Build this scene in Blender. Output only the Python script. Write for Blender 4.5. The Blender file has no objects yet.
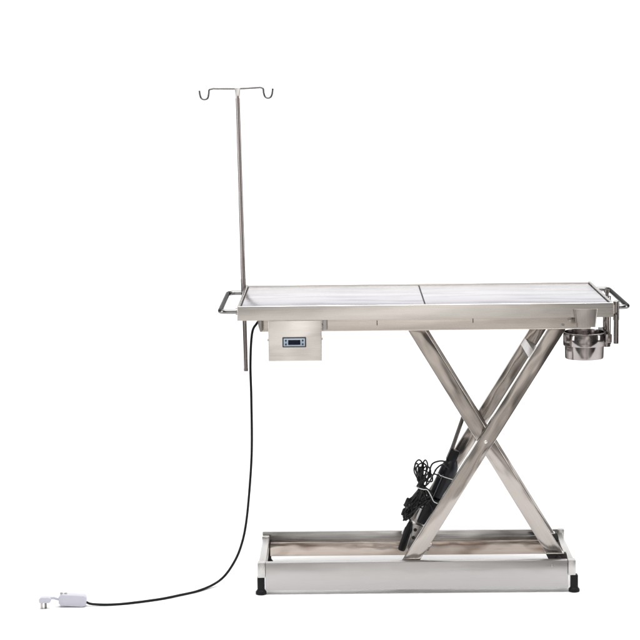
import bpy, bmesh, math, random
from mathutils import Matrix, Vector
random.seed(7)
C = bpy.context.scene
COL = C.collection
W = {}                                    # world matrix of every object made here

# ------------------------------------------------------------------ helpers
def place(o, parent, M):
    W[o.name] = M
    COL.objects.link(o)
    if parent is not None:
        o.parent = parent
        o.matrix_basis = W[parent.name].inverted() @ M
    else:
        o.matrix_basis = M
    return o

def thing(name, label, cat, loc, group=None):
    o = bpy.data.objects.new(name, None)
    o.empty_display_size = .05
    o['label'] = label; o['category'] = cat
    if group: o['group'] = group
    return place(o, None, Matrix.Translation(loc))

def finish(bm, smooth=True):
    bmesh.ops.recalc_face_normals(bm, faces=bm.faces[:])
    return bm

def obj(name, bm, mat, parent=None, loc=(0, 0, 0), rot=None, smooth=40, label=None):
    """bm is in local coordinates; loc / rot place it in the world"""
    finish(bm)
    me = bpy.data.meshes.new(name); bm.to_mesh(me); bm.free()
    me.materials.append(mat)
    o = bpy.data.objects.new(name, me)
    M = Matrix.Translation(loc)
    if rot is not None: M = M @ rot.to_4x4()
    place(o, parent, M)
    for p in me.polygons: p.use_smooth = True
    try: me.set_sharp_from_angle(angle=math.radians(smooth))
    except Exception: pass
    if label: o['label'] = label
    return o

def box(bm, x0, x1, y0, y1, z0, z1, bev=0.0, seg=2):
    r = bmesh.ops.create_cube(bm, size=1.0)
    vs = r['verts']
    for v in vs:
        v.co = Vector((x0 + (v.co.x + .5) * (x1 - x0), y0 + (v.co.y + .5) * (y1 - y0), z0 + (v.co.z + .5) * (z1 - z0)))
    if bev:
        es = list({e for v in vs for e in v.link_edges})
        bmesh.ops.bevel(bm, geom=es, offset=bev, segments=seg, profile=.5, affect='EDGES', clamp_overlap=True)
    return bm

def B(x0, x1, y0, y1, z0, z1, bev=0.0015, seg=2):
    """box given in world numbers -> (bm around its centre, centre)"""
    c = ((x0 + x1) / 2, (y0 + y1) / 2, (z0 + z1) / 2)
    bm = bmesh.new()
    box(bm, x0 - c[0], x1 - c[0], y0 - c[1], y1 - c[1], z0 - c[2], z1 - c[2], bev, seg)
    return bm, c

def tube(bm, pts, r, seg=20, cap=True, radii=None):
    pts = [Vector(p) for p in pts]
    n = len(pts)
    t0 = (pts[1] - pts[0]).normalized()
    up = Vector((0, 0, 1)) if abs(t0.z) < .9 else Vector((0, 1, 0))
    nrm = (up - t0 * up.dot(t0)).normalized()
    rings = []
    for i, p in enumerate(pts):
        if i == 0: t = (pts[1] - p).normalized()
        elif i == n - 1: t = (p - pts[-2]).normalized()
        else: t = ((pts[i + 1] - p).normalized() + (p - pts[i - 1]).normalized()).normalized()
        nrm = (nrm - t * nrm.dot(t)).normalized()
        b = t.cross(nrm)
        rr = radii[i] if radii else r
        rings.append([bm.verts.new(p + (nrm * math.cos(a) + b * math.sin(a)) * rr)
                      for a in [2 * math.pi * k / seg for k in range(seg)]])
    for i in range(n - 1):
        for k in range(seg):
            bm.faces.new((rings[i][k], rings[i][(k + 1) % seg], rings[i + 1][(k + 1) % seg], rings[i + 1][k]))
    if cap:
        bm.faces.new(rings[0][::-1]); bm.faces.new(rings[-1])
    return bm

def spline(pts, per=8):
    """Catmull-Rom through the points"""
    P = [Vector(p) for p in pts]
    P = [P[0] * 2 - P[1]] + P + [P[-1] * 2 - P[-2]]
    out = []
    for i in range(1, len(P) - 2):
        a, b, c, d = P[i - 1], P[i], P[i + 1], P[i + 2]
        for k in range(per):
            t = k / per
            out.append(.5 * ((2 * b) + (c - a) * t + (2 * a - 5 * b + 4 * c - d) * t * t + (3 * b - a - 3 * c + d) * t ** 3))
    out.append(P[-2])
    return out

def bent(pts, rad, per=8):
    """polyline with rounded corners"""
    P = [Vector(p) for p in pts]
    out = [P[0]]
    for i in range(1, len(P) - 1):
        a = (P[i - 1] - P[i]); b = (P[i + 1] - P[i])
        ra = min(rad, a.length * .49, b.length * .49)
        s = P[i] + a.normalized() * ra; e = P[i] + b.normalized() * ra
        for k in range(per + 1):
            t = k / per
            out.append((s * (1 - t) ** 2) + (P[i] * 2 * t * (1 - t)) + (e * t * t))
    out.append(P[-1])
    return out

def lathe(bm, prof, seg=64):
    rings = []
    for (r, z) in prof:
        if r < 1e-6: rings.append([bm.verts.new((0, 0, z))])
        else: rings.append([bm.verts.new((r * math.cos(2 * math.pi * k / seg), r * math.sin(2 * math.pi * k / seg), z)) for k in range(seg)])
    for a, b in zip(rings, rings[1:]):
        for k in range(seg):
            k2 = (k + 1) % seg
            if len(a) == 1 and len(b) == 1: continue
            if len(a) == 1: bm.faces.new((a[0], b[k2], b[k]))
            elif len(b) == 1: bm.faces.new((a[k], a[k2], b[0]))
            else: bm.faces.new((a[k], a[k2], b[k2], b[k]))
    return bm

def prism(bm, poly, y0, y1, bev=0.0):
    """poly in x-z, extruded along y"""
    a = [bm.verts.new((x, y0, z)) for x, z in poly]
    b = [bm.verts.new((x, y1, z)) for x, z in poly]
    bm.faces.new(a); bm.faces.new(b[::-1])
    n = len(poly)
    for i in range(n):
        bm.faces.new((a[i], b[i], b[(i + 1) % n], a[(i + 1) % n]))
    if bev:
        vs = a + b
        es = list({e for v in vs for e in v.link_edges})
        bmesh.ops.recalc_face_normals(bm, faces=bm.faces[:])
        bmesh.ops.bevel(bm, geom=es, offset=bev, segments=2, profile=.5, affect='EDGES')
    return bm

RX = Matrix.Rotation(math.pi / 2, 3, 'X')
def disc_y(r, t, seg=32, dome=0.0):
    """short cylinder with its axis along -y (for bolts, buttons)"""
    bm = bmesh.new()
    lathe(bm, [(0, t + dome), (r * .6, t + dome * .8), (r * .9, t), (r, t * .75), (r, 0), (0, 0)], seg)
    bmesh.ops.rotate(bm, verts=bm.verts[:], cent=(0, 0, 0), matrix=RX)
    return bm

# ------------------------------------------------------------------ materials
def steel(name, col, rough=.28, axis='x', streak=.5, wave=.0, patch=0.0, patchcol=(.35, .27, .2), varia=.10, edge=1.0, low=None, dlo=.52, dhi=.68):
    m = bpy.data.materials.new(name); m.use_nodes = True
    nt = m.node_tree; N = nt.nodes; L = nt.links
    bs = N['Principled BSDF']
    bs.inputs['Metallic'].default_value = 1
    bs.inputs['Specular Tint'].default_value = (edge, edge, edge, 1)
    tc = N.new('ShaderNodeTexCoord')
    mp = N.new('ShaderNodeMapping')
    sc = {'x': (2.5, 520, 520), 'z': (520, 520, 2.5), 'y': (520, 2.5, 520), 'n': (40, 40, 40)}[axis]
    mp.inputs['Scale'].default_value = sc
    L.new(tc.outputs['Object'], mp.inputs['Vector'])
    n1 = N.new('ShaderNodeTexNoise'); n1.inputs['Scale'].default_value = 1; n1.inputs['Detail'].default_value = 3
    L.new(mp.outputs[0], n1.inputs['Vector'])
    mp2 = N.new('ShaderNodeMapping')
    mp2.inputs['Scale'].default_value = {'x': (1.6, 5, 5), 'z': (5, 5, 1.6), 'y': (5, 1.6, 5), 'n': (3, 3, 3)}[axis] if low is None else low
    L.new(tc.outputs['Object'], mp2.inputs['Vector'])
    n2 = N.new('ShaderNodeTexNoise'); n2.inputs['Scale'].default_value = 2.2; n2.inputs['Detail'].default_value = 2
    L.new(mp2.outputs[0], n2.inputs['Vector'])
    # colour variation of the brushed grain
    mr = N.new('ShaderNodeMapRange'); mr.inputs[3].default_value = 1 - varia; mr.inputs[4].default_value = 1 + varia * .6
    mr.inputs[1].default_value = .3; mr.inputs[2].default_value = .7
    L.new(n1.outputs['Fac'], mr.inputs[0])
    mul = N.new('ShaderNodeMix'); mul.data_type = 'RGBA'; mul.blend_type = 'MULTIPLY'; mul.inputs[0].default_value = 1
    base = N.new('ShaderNodeMix'); base.data_type = 'RGBA'
    base.inputs[6].default_value = (*col, 1); base.inputs[7].default_value = (*patchcol, 1)
    mrd = N.new('ShaderNodeMapRange'); mrd.inputs[1].default_value = dlo; mrd.inputs[2].default_value = dhi
    mrd.inputs[3].default_value = 0; mrd.inputs[4].default_value = patch
    L.new(n2.outputs['Fac'], mrd.inputs[0]); L.new(mrd.outputs[0], base.inputs[0])
    L.new(base.outputs[2], mul.inputs[6]); L.new(mr.outputs[0], mul.inputs[7])
    L.new(mul.outputs[2], bs.inputs['Base Color'])
    # roughness
    rr = N.new('ShaderNodeMapRange'); rr.inputs[1].default_value = .3; rr.inputs[2].default_value = .7
    rr.inputs[3].default_value = rough * .8; rr.inputs[4].default_value = rough * 1.25
    L.new(n1.outputs['Fac'], rr.inputs[0]); L.new(rr.outputs[0], bs.inputs['Roughness'])
    # grain + hand-made waviness
    b1 = N.new('ShaderNodeBump'); b1.inputs['Strength'].default_value = streak; b1.inputs['Distance'].default_value = .0003
    L.new(n1.outputs['Fac'], b1.inputs['Height'])
    if wave:
        b2 = N.new('ShaderNodeBump'); b2.inputs['Strength'].default_value = 1; b2.inputs['Distance'].default_value = wave
        L.new(n2.outputs['Fac'], b2.inputs['Height']); L.new(b2.outputs[0], b1.inputs['Normal'])
    L.new(b1.outputs[0], bs.inputs['Normal'])
    return m

def plain(name, col, rough=.5, metal=0, bump=0.0, scale=200, coat=0, spec=.5):
    m = bpy.data.materials.new(name); m.use_nodes = True
    nt = m.node_tree; N = nt.nodes; L = nt.links
    bs = N['Principled BSDF']
    bs.inputs['Metallic'].default_value = metal
    bs.inputs['Specular IOR Level'].default_value = spec
    if coat: bs.inputs['Coat Weight'].default_value = coat
    tc = N.new('ShaderNodeTexCoord')
    n = N.new('ShaderNodeTexNoise'); n.inputs['Scale'].default_value = scale; n.inputs['Detail'].default_value = 3
    L.new(tc.outputs['Object'], n.inputs['Vector'])
    mr = N.new('ShaderNodeMapRange'); mr.inputs[3].default_value = rough * .85; mr.inputs[4].default_value = rough * 1.15
    L.new(n.outputs['Fac'], mr.inputs[0]); L.new(mr.outputs[0], bs.inputs['Roughness'])
    bs.inputs['Base Color'].default_value = (*col, 1)
    if bump:
        b = N.new('ShaderNodeBump'); b.inputs['Strength'].default_value = bump; b.inputs['Distance'].default_value = .0005
        L.new(n.outputs['Fac'], b.inputs['Height']); L.new(b.outputs[0], bs.inputs['Normal'])
    return m

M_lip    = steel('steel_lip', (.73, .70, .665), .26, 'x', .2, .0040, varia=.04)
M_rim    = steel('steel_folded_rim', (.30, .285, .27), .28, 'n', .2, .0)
M_panel  = steel('steel_top_sheet', (.475, .465, .50), .2, 'x', .8, .0012, patch=1, patchcol=(.30, .295, .335), varia=.26, low=(1.3, 7, 7), dlo=.46, dhi=.62)
M_apron  = steel('steel_apron', (.66, .61, .565), .26, 'x', .2, .0045, varia=.04)
M_box    = steel('steel_control_box', (.86, .83, .795), .24, 'x', .25, .006, varia=.05)
M_arm    = steel('steel_scissor_arm', (.41, .376, .350), .16, 'x', .25, .020, varia=.05)
M_armin  = steel('steel_scissor_arm_inner', (.41, .376, .350), .15, 'x', .25, .022, varia=.06)
M_base   = steel('steel_base_rail', (.47, .455, .45), .33, 'x', .25, .0050, varia=.04)
M_brail  = steel('steel_base_back_rail', (.53, .525, .515), .18, 'x', .4, .008)
M_runner = steel('steel_runner', (.60, .525, .47), .20, 'x', .5, .008, patch=.75, patchcol=(.27, .20, .155), low=(3, 9, 9))  # brown patches put warm reflections into the runner's colour
M_endr   = steel('steel_end_rail', (.54, .53, .52), .3, 'y', .4, .002)
M_tube   = steel('polished_tube', (.27, .265, .26), .18, 'n', .08, .0, edge=.15)
M_pole   = steel('polished_pole', (.42, .38, .37), .10, 'z', .1, .0, edge=.15)
M_hook   = steel('hook_wire', (.16, .155, .15), .25, 'n', .1, .0, edge=.15)
M_dtube  = steel('socket_tube', (.34, .31, .30), .14, 'z', .3, .0, edge=.15)
M_bowl   = steel('polished_bowl', (.36, .33, .325), .13, 'n', .2, .010, edge=.15)
M_clip   = steel('steel_clip', (.45, .42, .40), .3, 'z', .4, .002)
M_rod    = steel('dark_push_rod', (.12, .11, .105), .25, 'n', .1, 0, edge=.15)
M_bolt   = steel('bolt_steel', (.35, .33, .32), .3, 'n', .2, 0)
M_light  = steel('bright_bolt', (.9, .88, .85), .3, 'n', .2, 0)
M_cast   = steel('cast_bracket', (.50, .49, .48), .3, 'n', 1.5, .004, patch=.8, patchcol=(.08, .08, .08), varia=.3)
M_black  = plain('black_plastic', (.006, .006, .007), .38, bump=.15, spec=.25)
M_rubber = plain('black_rubber', (.007, .007, .008), .5, bump=.3, spec=.2)
M_motor  = plain('motor_housing_plastic', (.006, .007, .011), .34, spec=.35)
M_cable  = plain('cable_jacket', (.005, .005, .006), .28, spec=.42)
M_cord   = plain('mains_cord_jacket', (.004, .004, .005), .45, spec=.2)
M_slot   = plain('dark_slot', (.03, .025, .022), .6)
M_tie    = plain('white_nylon', (.75, .75, .74), .4)
M_white  = plain('white_plug_plastic', (.47, .47, .53), .35)
M_glint   = plain('painted_glint', (.10, .10, .11), .3)  # pale tone of the highlight painted on the motor body
M_bezel  = plain('display_bezel', (.035, .035, .045), .3)
M_face   = plain('display_face', (.42, .50, .58), .3)
M_lcd    = plain('display_screen', (.006, .008, .022), .3, spec=.15)
M_btn    = plain('display_button', (.03, .05, .09), .35)
M_brass  = steel('plug_prong', (.16, .15, .14), .25, 'n', .1)
M_sweep  = plain('white_studio_sweep', (.93, .93, .93), .9, spec=0)

# ------------------------------------------------------------------ setting
bm = bmesh.new()
prof = [(y, 0) for y in (-.90, 0, 1.5, 3.0)]
R = 1.4
prof += [(3.0 + R * math.sin(a), R - R * math.cos(a)) for a in [math.pi / 2 * k / 16 for k in range(1, 17)]]
prof += [(4.4, 3.0), (4.4, 5.0)]
rows = [[bm.verts.new((x, y, z)) for x in (-5.0, 4.5)] for y, z in prof]
for a, b in zip(rows, rows[1:]): bm.faces.new((a[0], a[1], b[1], b[0]))
sweep = obj('floor', bm, M_sweep)
sweep['kind'] = 'structure'

# ------------------------------------------------------------------ the table
T = thing('operating_table', 'stainless steel veterinary operating table on crossed scissor legs with black rubber feet', 'operating table', (0, .3, 0))

# tray: outer lip with a recess
x0, x1, y0, y1, zb, zt = -.6, .6, 0, .6, .9035, .95
rw, dp = .009, .010
bm = bmesh.new()
def ring(x0, x1, y0, y1, z): return [bm.verts.new(v) for v in ((x0, y0 - .3, z), (x1, y0 - .3, z), (x1, y1 - .3, z), (x0, y1 - .3, z))]
r0 = ring(x0, x1, y0, y1, zb - .925); r1 = ring(x0, x1, y0, y1, zt - .925)
r2 = ring(x0 + rw, x1 - rw, y0 + rw, y1 - rw, zt - .925); r3 = ring(x0 + rw, x1 - rw, y0 + rw, y1 - rw, zt - dp - .925)
for a, b in ((r0, r1), (r1, r2), (r2, r3)):
    for k in range(4): bm.faces.new((a[k], a[(k + 1) % 4], b[(k + 1) % 4], b[k]))
bm.faces.new(r3); bm.faces.new(r0[::-1])
bmesh.ops.recalc_face_normals(bm, faces=bm.faces[:])
bmesh.ops.bevel(bm, geom=[e for e in bm.edges if any(v in r1 for v in e.verts) or any(v in r2 for v in e.verts)], offset=.002, segments=3, profile=.5, affect='EDGES')
bm.faces.ensure_lookup_table()
tray = obj('tabletop_frame', bm, M_lip, T, (0, .3, .925))
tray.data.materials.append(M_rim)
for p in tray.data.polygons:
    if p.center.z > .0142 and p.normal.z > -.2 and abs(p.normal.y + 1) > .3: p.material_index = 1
bm = bmesh.new(); box(bm, -.5905, .5905, -.2905, .2905, 0, .0006)
obj('groove_shade', bm, M_slot, T, (0, .3, .9403))  # dark sheet in the grooves; recess shade put into its colour
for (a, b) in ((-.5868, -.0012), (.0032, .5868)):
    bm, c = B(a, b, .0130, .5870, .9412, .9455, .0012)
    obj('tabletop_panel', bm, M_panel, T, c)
# beams under the top
bm, c = B(-.526, .532, .030, .060, .8620, .9030, .0025, 3)
front_beam = obj('support_beam', bm, M_apron, T, c)
bm, c = B(-.526, .532, .540, .570, .8620, .9030, .0025, 3)
obj('support_beam', bm, M_apron, T, c)
for x in (-.52, .50):
    bm, c = B(x, x + .026, .0605, .5395, .8630, .9028, .002)
    obj('cross_beam', bm, M_apron, T, c)
for x, z in ((-.1535, .8895), (.154, .8945)):
    bm, c = B(x - .0012, x + .0012, .0288, .0310, z - .009, z + .007, .0004)
    obj('weld_slot', bm, M_slot, front_beam, c)
for x, z in ((.4421, .8745), (.462, .893)):
    obj('bolt', disc_y(.0055, .003, dome=.002), M_bolt, front_beam, (x, .0298, z))
# small hook under the left end of the front beam
bm = bmesh.new()
prism(bm, [(-.008, .022), (.006, .022), (.006, -.014), (-.001, -.014), (-.006, .004)], -.006, .006, .001)
obj('edge_hook', bm, M_bolt, T, (-.5275, .018, .8795))

# handles at both ends
def handle(sx, yf, yb, xo, z):
    bm = bmesh.new()
    pts = bent([(sx * .598, yf, z), (sx * xo, yf, z), (sx * xo, yb, z), (sx * .598, yb, z)], .030, 10)
    o = Vector((sx * .63, .3, z))
    tube(bm, [p - o for p in pts], .0078, 24)
    h = obj('handle', bm, M_tube, T, o)
    for y in (yf, yb):
        bm = bmesh.new(); tube(bm, [(-.004, 0, 0), (.004, 0, 0)], .0105, 24)
        obj('handle_flange', bm, M_tube, h, (sx * .6045, y, z))
handle(-1, .075, .585, .660, .924)
handle(1, .095, .585, .660, .924)

# control box with its read-out
bm, c = B(-.502, -.331, .004, .150, .7700, .9025, .0022, 3)
cb = obj('control_box', bm, M_box, T, c)
zc = .8325; xc = -.4190
bm, c = B(xc - .038, xc + .038, -.0010, .0060, zc - .0165, zc + .0165, .002)
obj('display_bezel', bm, M_bezel, cb, c)
bm, c = B(xc - .034, xc + .034, -.0022, .0010, zc - .0125, zc + .0125, .0008)
obj('display_face', bm, M_face, cb, c)
bm, c = B(xc - .0195, xc + .0195, -.0034, .0005, zc - .0078, zc + .0078, .0006)
obj('display_screen', bm, M_lcd, cb, c)
for dx in (-.027, .027):
    for dz in (-.0060, .0060):
        obj('button', disc_y(.0032, .0016, 20), M_btn, cb, (xc + dx, -.0020, zc + dz))
for (x, z, s) in ((-.5022, .8375, -1), (-.3308, .8400, 1), (-.3308, .8840, 1)):
    bm = bmesh.new(); tube(bm, [(-.002, 0, 0), (.003 * 1, 0, 0)] if s > 0 else [(.002, 0, 0), (-.003, 0, 0)], .0040, 16)
    obj('side_screw', bm, M_bolt, cb, (x, .022, z))
bm, c = B(-.3285, -.3130, .0230, .0295, .868, .9025, .001)
obj('mounting_tab', bm, M_base, cb, c)

# ---- scissor arms
def arm(bx, bz, tx, tz, y0, y1, mat, w=.0475, name='scissor_arm'):
    """bar whose centre line runs (bx,bz)-(tx,tz), ends cut level with the floor"""
    d = Vector((tx - bx, tz - bz)).normalized()
    hw = w / 2 / d.y                               # half width measured horizontally
    poly = [(bx - hw, bz), (bx + hw, bz), (tx + hw, tz), (tx - hw, tz)]
    cx, cz, cy = (bx + tx) / 2, (bz + tz) / 2, (y0 + y1) / 2
    a = math.atan2(d.y, d.x)
    rot = Matrix.Rotation(-a, 3, 'Y')              # local x along the bar
    inv = rot.inverted()
    loc = []
    for x, z in poly:
        v = inv @ Vector((x - cx, 0, z - cz)); loc.append((v.x, v.z))
    bm = bmesh.new(); prism(bm, loc, y0 - cy, y1 - cy, .0028)
    return obj(name, bm, mat, T, (cx, cy, cz), rot)
sA = (.858 - .1065) / (.4235 + .0450)
def Ax(z): return -.0450 + (z - .1065) / sA
sB = (.852 - .116) / (-.0225 - .4225)
def Bx(z): return .4225 + (z - .116) / sB
A1 = arm(Ax(.040), .040, Ax(.861), .861, .045, .070, M_arm)
B1 = arm(Bx(.116), .116, Bx(.861), .861, .073, .098, M_arm)
B2 = arm(Bx(.116), .116, Bx(.861), .861, .352, .377, M_armin)
A2 = arm(Ax(.110), .110, Ax(.861), .861, .380, .405, M_armin)
px, pz = .1950, .4900
for A_, y in ((A1, .0450),):
    obj('pivot_bolt', disc_y(.0052, .003, dome=.001), M_light, A_, (px, y, pz + .004))
bm = bmesh.new(); tube(bm, [(0, -.160, 0), (0, .160, 0)], .012, 24)
obj('pivot_axle', bm, M_tube, T, (px, .231, pz))
rotA = Matrix.Rotation(-math.atan2(sA, 1), 3, 'Y')
bm = bmesh.new(); box(bm, -.014, .014, -.154, .154, -.020, .020, .002)
obj('crossbar', bm, M_base, T, (.3615, .2252, .7630), rotA)
bm = bmesh.new(); box(bm, -.012, .012, -.154, .154, -.014, .014, .002)
obj('crossbar', bm, M_arm, T, (.0030, .2252, .1450), rotA)
bm = bmesh.new(); tube(bm, [(0, -.126, 0), (0, .126, 0)], .011, 20)
obj('crossbar', bm, M_tube, T, (Bx(.575), .225, .575))
# roller carriage under the lower end of each falling arm
for y0, y1, ar in ((.073, .098, B1), (.352, .377, B2)):
    ym = (y0 + y1) / 2
    bm = bmesh.new()
    prism(bm, [(-.040, .018), (.028, .018), (.034, -.010), (.014, -.016), (-.024, -.016)], -.0108, .0108, .001)
    obj('roller_fork', bm, M_slot, T, (Bx(.098), ym, .0968))
    bm = disc_y(.012, .028, 28)
    obj('roller', bm, M_tube, T, (Bx(.098) + .001, ym + .0150, .0980))
    bm, c = B(Bx(.116) - .030, Bx(.116) + .030, y0 - .002, y1 + .002, .1140, .1170, .0008)
    obj('arm_end_cap', bm, M_light, T, c)

# ---- base
def basebar(name, dims, mat, bev=.002, parent=None):
    bm, c = B(*dims, bev, 2); return obj(name, bm, mat, parent or T, c)
fr = basebar('front_rail', (-.5230, .4595, .0150, .0420, .0140, .1060), M_base)
basebar('back_rail', (-.5480, .4700, .4400, .4560, .0300, .1080), M_brail)
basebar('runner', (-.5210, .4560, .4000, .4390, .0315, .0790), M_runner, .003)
for x in (-.5460, .4620):
    basebar('end_rail', (x, x + .0225, .0455, .4385, .0560, .0960), M_endr)
for x in (-.5480, .4605):
    basebar('corner_post', (x, x + .0240, .0135, .0450, .0575, .1062), M_endr, .0015)
basebar('rail_end_plate', (.4705, .4930, .4360, .4580, .0600, .1085), M_endr, .0015)
basebar('rail_end_plate', (-.5480, -.5240, .4050, .4385, .0480, .1000), M_brail, .0015)
obj('bolt', disc_y(.0050, .003, dome=.001), M_bolt, fr, (.4080, .0150, .0880))
for (x, y, s) in ((-.5385, .027, 1), (.4810, .027, 1), (-.5300, .430, 1), (.4760, .440, 1)):
    bm = bmesh.new(); box(bm, -.0115, .0115, -.013, .013, -.021, .0235, .002)
    f = obj('foot', bm, M_rubber, T, (x, y, .0335))
    bm = bmesh.new(); lathe(bm, [(0, .016), (.0125, .016), (.0150, .012), (.0175, .009), (.0180, .002), (.0165, 0), (0, 0)], 40)
    obj('foot_pad', bm, M_rubber, f, (x, y - .001, .0002))

# ---- lifting actuator between the arms; laid out in image pixels on the plane y = .25
Y0 = .235
def K(px_, py_, y=Y0):                             # image pixels (3.29 mm) to metres
    return Vector((.0769 + (px_ - 446) * .00329, y, .3394 - (py_ - 476) * .00329))
u = (K(454, 450) - K(427, 512)).normalized()       # its axis, pointing up
a = math.atan2(u.z, u.x)
rotU = Matrix.Rotation(-a, 3, 'Y')                 # local x along the axis
Cc = K(444, 479)
act_prof = [(-.066, 0), (-.066, .022), (-.060, .0295), (.030, .0295), (.050, .0280), (.062, .023), (.074, .0165), (.078, .014), (.078, 0)]
bm = bmesh.new()
lathe(bm, [(r, z) for z, r in act_prof], 28)
bmesh.ops.rotate(bm, verts=bm.verts[:], cent=(0, 0, 0), matrix=Matrix.Rotation(math.pi / 2, 3, 'Y'))
act = obj('actuator', bm, M_motor, T, Cc, rotU, label='black electric lifting motor strapped along the left scissor leg')
bm = bmesh.new(); box(bm, -.021, .021, -.017, .017, -.0165, .0165, .003)
obj('end_sleeve', bm, M_black, act, K(452.6, 454), rotU)
bm = bmesh.new(); tube(bm, [K(452, 447) - Cc, Vector((Bx(.575), Y0, .575)) - Cc], .0066, 20)
obj('push_rod', bm, M_rod, act, Cc)
bm = bmesh.new(); box(bm, -.043, .050, -.032, .032, -.033, .036, .005, 3)
obj('gear_housing', bm, M_motor, act, K(430.5, 512.5), rotU)
bm = bmesh.new(); box(bm, -.046, .040, -.002, .002, -.0012, .0012, .0005)
obj('housing_glint', bm, M_glint, act, K(437.5, 482.5, Y0 - .0300), rotU)  # added strip that paints the highlight along the motor body
# cast lower bracket
bm = bmesh.new()
pts = [K(411, 522), K(420, 525), K(428, 530), K(424, 540), K(416, 552), K(409, 556), K(406, 548), K(409, 536)]
bc = K(416, 540)
prism(bm, [((p - bc).x, (p - bc).z) for p in pts], -.020, .020, .003)
bk = obj('lower_bracket', bm, M_cast, act, bc)
for q in ((414, 529), (419.5, 533), (417, 539.5), (412, 537), (413, 547)):
    obj('bracket_bolt', disc_y(.0058, .006, 20), M_slot, bk, K(*q, Y0 - .019))
# in-line fuse hanging beside the bracket
bm = bmesh.new()
p0, p1 = K(409.5, 519, Y0 - .035), K(399.5, 549, Y0 - .035); d = p1 - p0
tube(bm, [p0 - p0, d * .10, d * .22, d * .25, d * .95, d], .01, 20, radii=[.006, .0085, .0105, .0128, .0128, .0105])
obj('inline_connector', bm, M_black, T, p0)
# bundle of cable
bm = bmesh.new()
Yb = Y0 - .045
bc = K(418, 485, Yb)
def strand(pts, r=.0027):
    q = spline([K(x, y, Yb + dy) - bc for x, y, dy in pts], 7)
    tube(bm, q, r, 8)
rnd = random.uniform
tops = [(415.5, 460), (418, 456.5), (421, 460), (424.5, 457), (426, 463), (423, 467), (419, 470), (428, 470)]
for i, (tx, ty) in enumerate(tops):
    bx_, by_ = 405 + rnd(-4, 7), 510 + rnd(-9, 6)
    j = lambda s: rnd(-s, s)
    w = .7 + .45 * (i % 3)
    strand([(bx_, by_, j(.01)), (411 + j(2.5), 497 + j(3), j(.012)), (418.5 + j(1.6), 486, j(.012)), (419 + j(2), 477, j(.012)),
            (tx - 3.5 * w, ty + 7, j(.01)), (tx - 3.0 * w, ty + 1.5, j(.01)), (tx, ty - 1.2, j(.006)), (tx + 2.7 * w, ty + 2, j(.01)), (tx + 2.4 * w, ty + 8, j(.01)),
            (422 + j(1.5), 477, j(.012)), (421 + j(1.3), 485, j(.012)), (417 + j(4), 497 + j(2), j(.012)), (410 + j(5), 508 + j(5), j(.012)), (405 + j(3), 514 + j(2), 0)])
for i in range(18):
    j = lambda s: rnd(-s, s)
    strand([(421 + j(1.5), 473 + j(3), j(.014)), (420.5 + j(1.6), 484, j(.014)), (417 + j(4), 492 + j(2), j(.012)), (411 + j(5), 500 + j(3), j(.012)), (406 + j(4), 509 + j(3), j(.01)), (403.5 + j(2), 515 + j(3), 0)], .0029)
strand([(421, 484, 0), (427, 479, -.01), (432, 470, -.01), (436, 464, 0), (442, 461, .01), (448, 466, .02)], .0029)
strand([(425, 481, 0), (428, 469, 0), (431, 460, 0), (437, 457, 0), (443, 457.5, .01), (447, 461, .02)], .0029)
strand([(421, 486, 0), (427, 497, .0), (431, 506, 0), (428, 512, .0)], .0026)
strand([(423, 478, 0), (429, 473, 0), (434, 470, 0), (440, 474, 0)], .0026)
for i in range(17):
    j = lambda s: rnd(-s, s)
    strand([(422 + j(2), 482 + j(2), j(.01)), (426 + j(5), 491 + j(4), j(.012)), (421 + j(8), 500 + j(5), j(.012)), (411 + j(5), 503 + j(4), j(.01)), (404 + j(3), 511 + j(5), 0)], rnd(.0024, .0038))
strand([(404, 512, 0), (408, 516, 0), (410, 522, .01)], .0032)
# plug bodies pulled into the bundle
for (a_, b_, r_) in (((419, 462), (420.5, 476), .0065), ((423, 472), (416, 484), .0065), ((409, 503), (404, 513), .0065), ((414, 497), (409, 508), .006), ((407, 494), (403, 503), .005), ((403, 505), (400.5, 512), .005), ((424, 488), (419, 499), .0065)):
    s, e = K(*a_, Yb) - bc, K(*b_, Yb) - bc
    tube(bm, [s, s + (e - s) * .12, s + (e - s) * .88, e], .006, 14, radii=[r_ * .6, r_, r_, r_ * .7])
obj('cable_bundle', bm, M_cable, T, bc, label='coiled black cable tied beside the lifting motor')
def tie(pts, r=.0020):
    q = [Vector(K(x, y, yy)) for x, y, yy in pts]; o = q[0].copy(); r *= .75
    bm = bmesh.new(); tube(bm, [p - o for p in spline(q, 6)], r, 8); obj('cable_tie', bm, M_tie, T, o)
tie([(412, 480, Yb - .022), (417, 482.5, Yb - .026), (422, 484, Yb - .026), (426, 485, Yb - .02), (430, 492, Yb - .018), (433, 498, Yb - .010), (441, 502, Yb + .004)])
tie([(439.5, 472.5, Y0 - .026), (444, 474, Y0 - .034), (450, 476, Y0 - .033), (456, 478.5, Y0 - .020)])
tie([(433, 466, Y0 - .03), (436, 468, Y0 - .034), (440, 473, Y0 - .034)], .0015)

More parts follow.
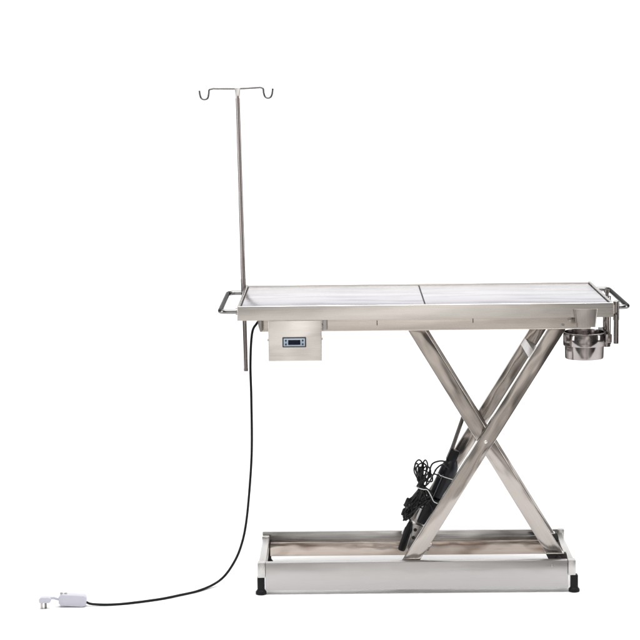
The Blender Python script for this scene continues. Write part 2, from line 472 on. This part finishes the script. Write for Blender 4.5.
# ---- fittings at the right end
def vtube(name, x, y, zs, parent, mat, label=None):
    bm = bmesh.new(); z0 = zs[0][0]
    tube(bm, [(0, 0, z - z0) for z, r in zs], .01, 32, radii=[r for z, r in zs])
    return obj(name, bm, mat, parent, (x, y, z0), label=label)
sk = vtube('pole_socket', .6210, .33, [(.7600, .0105), (.7605, .0125), (.7690, .0125), (.7695, .0150), (.8000, .0150), (.8005, .0132), (.9290, .0132), (.9310, .0120)], T, M_dtube)
bm, c = B(.5990, .6120, .318, .342, .905, .935, .001)
obj('socket_bracket', bm, M_clip, sk, c)
bm = bmesh.new(); tube(bm, [(0, 0, 0), (0, .0, .010), (0, 0, .0125), (0, 0, .0225)], .01, 24, radii=[.006, .006, .0095, .0095])
obj('clamp_knob', bm, M_dtube, sk, (.6210, .33, .9305))
rs = vtube('rod_holder', .6118, .028, [(.8140, .0070), (.8145, .0080), (.8900, .0080), (.8905, .0094), (.9500, .0094), (.9510, .0085)], T, M_dtube)
obj('set_screw', disc_y(.0038, .003, 20), M_slot, rs, (.6118, .0192, .9120))
bm, c = B(.5995, .6080, .018, .038, .912, .940, .001)
obj('holder_bracket', bm, M_clip, rs, c)
# bent clip on the front lip
bm = bmesh.new()
prism(bm, [(-.0345, .030), (.0345, .030), (.0275, -.0280), (-.0265, -.0280)], -.0020, .0020, .0008)
cl = obj('clip_plate', bm, M_clip, T, (.5105, -.0090, .9010))
for s in (-1, 1):
    bm = bmesh.new()
    prism(bm, [(s * .0345, .0305), (s * .0375, .0305), (s * .0305, -.0285), (s * .0275, -.0285)], -.0040, .0085, .0006)
    obj('clip_flange', bm, M_light if s > 0 else M_clip, cl, (.5105, -.0090, .9010))
# ring that carries the bowl
RC = (.5195, .105)
bm = bmesh.new()
lathe(bm, [(.0655, -.038), (.0676, -.038), (.0684, -.0365), (.0684, -.0015), (.0676, 0), (.0655, 0), (.0655, -.038)], 72)
rg = obj('bowl_ring', bm, M_bowl, T, (RC[0], RC[1], .8375))
bm, c = B(.5840, .6080, .100, .116, .806, .834, .002)
obj('ring_arm', bm, M_dtube, rg, c)
bm, c = B(.5900, .6080, .1165, .318, .812, .828, .002)
obj('ring_arm', bm, M_dtube, rg, c)

# ------------------------------------------------------------------ bowl (lifts out of its ring)
bm = bmesh.new()
lathe(bm, [(0, 0), (.055, 0), (.0608, .0010), (.0622, .0035), (.0645, .074), (.0652, .0835), (.0690, .0845), (.0695, .0860), (.0680, .0872), (.0640, .0868), (.0628, .074), (.0606, .006), (.058, .003), (0, .003)], 96)
bowl = obj('bowl', bm, M_bowl, None, (RC[0], RC[1], .7560))
bowl['label'] = 'round polished steel bowl hanging in a ring under the right end of the table'
bowl['category'] = 'bowl'

# ------------------------------------------------------------------ drip pole
lean = Vector((-.6082 + .5949, 0, 1.6157 - .6658)).normalized()
def PP(z): return Vector((-.5949 + (z - .6658) * (-.6082 + .5949) / (1.6157 - .6658) - .004, .515, z))
IV = thing('drip_pole', 'tall thin polished steel drip stand with two hooks at the left end of the table', 'drip stand', PP(.6600))
bm = bmesh.new(); o = PP(.66)
tube(bm, [PP(z) - o for z in (.6600, .6605, .6690, .6695, .905)], .007, 28, radii=[.0065, .0078, .0078, .0070, .0070])
obj('lower_pole', bm, M_dtube, IV, o)
bm = bmesh.new(); o = PP(.905)
tube(bm, [PP(z) - o for z in (.905, .980, .9805, 1.20, 1.595, 1.606)], .0078, 28, radii=[.0086, .0086, .0078, .0074, .0070, .0066])
obj('pole', bm, M_pole, IV, o)
bm = bmesh.new(); o = PP(1.615)
tv = PP(1.600) - o
vs = [(-.0062, -.004), (.0062, -.004), (.0105, .0335), (-.0105, .0335)]
prism(bm, [(tv.x + x, tv.z + z) for x, z in vs], -.0045, .0045, .0015)
obj('pole_head', bm, M_light, IV, o)
top = PP(1.6310)
def hook(s):
    bm = bmesh.new()
    if s < 0: q = [(-.606, 1.6300), (-.695, 1.6310), (-.7080, 1.6270), (-.7105, 1.6130), (-.7145, 1.5990), (-.7255, 1.5950), (-.7355, 1.5990), (-.7400, 1.6100), (-.7420, 1.6250)]
    else:     q = [(-.612, 1.6300), (-.5345, 1.6335), (-.5255, 1.6290), (-.5235, 1.6150), (-.5190, 1.6020), (-.5090, 1.5975), (-.4990, 1.6020), (-.4945, 1.6140), (-.4925, 1.6295)]
    pts = [Vector((x, .515, z)) for x, z in q]
    pts = [pts[0], pts[0].lerp(pts[1], .5), pts[0].lerp(pts[1], .9)] + pts[1:]
    tube(bm, [p - top for p in spline(pts, 6)], .0031, 12)
    obj('hook', bm, M_hook, IV, top)
hook(-1); hook(1)

# ------------------------------------------------------------------ power cord
PC = thing('power_cord', 'thin black mains cord curving from the table down to a white plug on the floor', 'power cord', (-.70, .10, 0))
pts = [(-.5150, .12, .893), (-.5290, .105, .8925), (-.5428, .1, .8800), (-.558, .1, .8480), (-.5648, .1, .7482), (-.5637, .1, .6329), (-.5652, .1, .4605), (-.5764, .1, .3139), (-.5897, .11, .2077),
       (-.6065, .12, .1381), (-.6287, .13, .085), (-.6622, .135, .0350), (-.6990, .118, .0100), (-.7484, .0566, .004), (-.8022, .0088, .004), (-.8633, -.0381, .004),
       (-.9559, -.0833, .004), (-1.0184, -.0992, .004), (-1.075, -.1020, .007), (-1.0960, -.1010, .0140)]
bm = bmesh.new(); o = Vector((-.70, .10, .3))
tube(bm, [Vector(p) - o for p in spline(pts, 10)], .0040, 14)
obj('cord', bm, M_cord, PC, o)
rb = Matrix.Rotation(math.radians(3.0), 3, 'Y')
bm = bmesh.new()
prism(bm, [(-.044, -.011), (-.036, -.0175), (.034, -.0185), (.0445, -.013), (.0445, .012), (.036, .0185), (-.034, .0195), (-.044, .012)], -.017, .017, .0035)
blk = obj('inline_breaker', bm, M_white, PC, (-1.1370, -.102, .0215), rb)
for dx in (-.036, -.022):
    bm, c = B(-1.137 + dx - .004, -1.137 + dx + .004, -.108, -.096, .0395 - dx * .06, .0440 - dx * .06, .001)
    obj('breaker_button', bm, M_clip, blk, c)
bm = bmesh.new(); o = Vector((-1.195, -.11, .03))
tube(bm, [Vector(p) - o for p in spline([(-1.1780, -.103, .0240), (-1.1880, -.106, .0260), (-1.1980, -.112, .0310), (-1.2080, -.120, .0330)], 6)], .0045, 12)
obj('plug_lead', bm, M_white, PC, o)
bm = bmesh.new()
prism(bm, [(-.0195, -.0085), (.0150, -.0085), (.0185, -.003), (.0185, .006), (.010, .0105), (-.013, .0100), (-.0200, .004)], -.012, .012, .003)
pl = obj('plug', bm, M_white, PC, (-1.2215, -.1250, .0285))
for x, mt in ((-1.2335, M_clip), (-1.2210, M_brass)):
    bm, c = B(x - .0034, x + .0034, -.1290, -.1210, .0008, .0215, .0005)
    obj('prong', bm, mt, pl, c)

# ------------------------------------------------------------------ light
def area(name, loc, target, sx, sy, power, col=(1, 1, 1)):
    l = bpy.data.lights.new(name, 'AREA'); l.shape = 'RECTANGLE'; l.size = sx; l.size_y = sy; l.energy = power; l.color = col
    o = bpy.data.objects.new(name, l)
    d = (Vector(target) - Vector(loc)).normalized()
    COL.objects.link(o); o.location = loc; o.rotation_euler = d.to_track_quat('-Z', 'Y').to_euler()
    return o
area('overhead_fill', (0, .6, 4.2), (0, .6, 0), 5, 4, 215)  # unseen lamps from here on, added to whiten floor and backdrop
area('backdrop_fill', (0, -1.5, 4.6), (0, 4.2, 1.2), 5, 1.5, 140)
area('left_fill', (-4.0, -1.2, 1.6), (0, .3, .4), 1.4, 2.4, 42)  # unseen side lamps, added to lift the shade under the base
area('right_fill', (4.0, -.6, 1.6), (0, .3, .4), 1.0, 2.4, 34)

wd = bpy.data.worlds.new('World'); C.world = wd; wd.use_nodes = True
N = wd.node_tree.nodes; L = wd.node_tree.links
bg = N['Background']
tc = N.new('ShaderNodeTexCoord')
sep = N.new('ShaderNodeSeparateXYZ'); L.new(tc.outputs['Generated'], sep.inputs[0])
# a dim studio: warm grey behind the camera, darker towards the sides, brighter overhead
rx = N.new('ShaderNodeValToRGB'); L.new(sep.outputs['X'], rx.inputs['Fac'])
mrx = N.new('ShaderNodeMapRange'); mrx.inputs[1].default_value = -1; mrx.inputs[2].default_value = 1
L.new(sep.outputs['X'], mrx.inputs[0]); L.new(mrx.outputs[0], rx.inputs['Fac'])
e = rx.color_ramp.elements
e[0].position = 0; e[0].color = (.10, .10, .11, 1)
e[1].position = 1; e[1].color = (.07, .065, .065, 1)
for pos, c_ in ((.14, (.09, .09, .095)), (.26, (.30, .29, .28)), (.36, (.74, .71, .68)), (.50, (.86, .83, .80)), (.62, (.74, .71, .68)), (.72, (.22, .20, .19)), (.84, (.06, .055, .055))):
    k = e.new(pos); k.color = (*c_, 1)
mz = N.new('ShaderNodeMapRange'); mz.inputs[1].default_value = .25; mz.inputs[2].default_value = .9; mz.inputs[3].default_value = 0; mz.inputs[4].default_value = 1
L.new(sep.outputs['Z'], mz.inputs[0])
mx = N.new('ShaderNodeMix'); mx.data_type = 'RGBA'; mx.inputs[7].default_value = (.4, .4, .41, 1)
L.new(mz.outputs[0], mx.inputs[0]); L.new(rx.outputs[0], mx.inputs[6])
no = N.new('ShaderNodeTexNoise'); no.inputs['Scale'].default_value = 3.5; no.inputs['Detail'].default_value = 1
L.new(tc.outputs['Generated'], no.inputs['Vector'])
mn = N.new('ShaderNodeMapRange'); mn.inputs[1].default_value = .35; mn.inputs[2].default_value = .65; mn.inputs[3].default_value = .5; mn.inputs[4].default_value = 1.45
L.new(no.outputs['Fac'], mn.inputs[0])
m2 = N.new('ShaderNodeMix'); m2.data_type = 'RGBA'; m2.blend_type = 'MULTIPLY'; m2.inputs[0].default_value = 1
L.new(mx.outputs[2], m2.inputs[6]); L.new(mn.outputs[0], m2.inputs[7])
L.new(m2.outputs[2], bg.inputs['Color'])
bg.inputs['Strength'].default_value = 1.0

# ------------------------------------------------------------------ camera
cx, H, D, f, pi_, ya, ro = -.2669, 1.7677, 6.5125, 2058.70, .1319, -.0106, -.0117
fw = Vector((math.sin(ya) * math.cos(pi_), math.cos(ya) * math.cos(pi_), -math.sin(pi_)))
r = fw.cross(Vector((0, 0, 1))).normalized(); u_ = r.cross(fw)
r2 = r * math.cos(ro) + u_ * math.sin(ro); u2 = -r * math.sin(ro) + u_ * math.cos(ro)
cam = bpy.data.cameras.new('camera'); cam.lens = 36 * f / 640; cam.sensor_width = 36; cam.clip_end = 200; cam.clip_start = .05
co = bpy.data.objects.new('camera', cam); COL.objects.link(co)
Mx = Matrix((r2, u2, -fw)).transposed().to_4x4(); Mx.translation = Vector((cx, -D, H))
co.matrix_world = Mx
C.camera = co
C.view_settings.view_transform = 'Standard'; C.view_settings.look = 'None'; C.view_settings.gamma = 1
C.view_settings.exposure = 0
C.cycles.use_denoising = True
C.cycles.max_bounces = 8
C.cycles.sample_clamp_indirect = 6
C.render.film_transparent = False
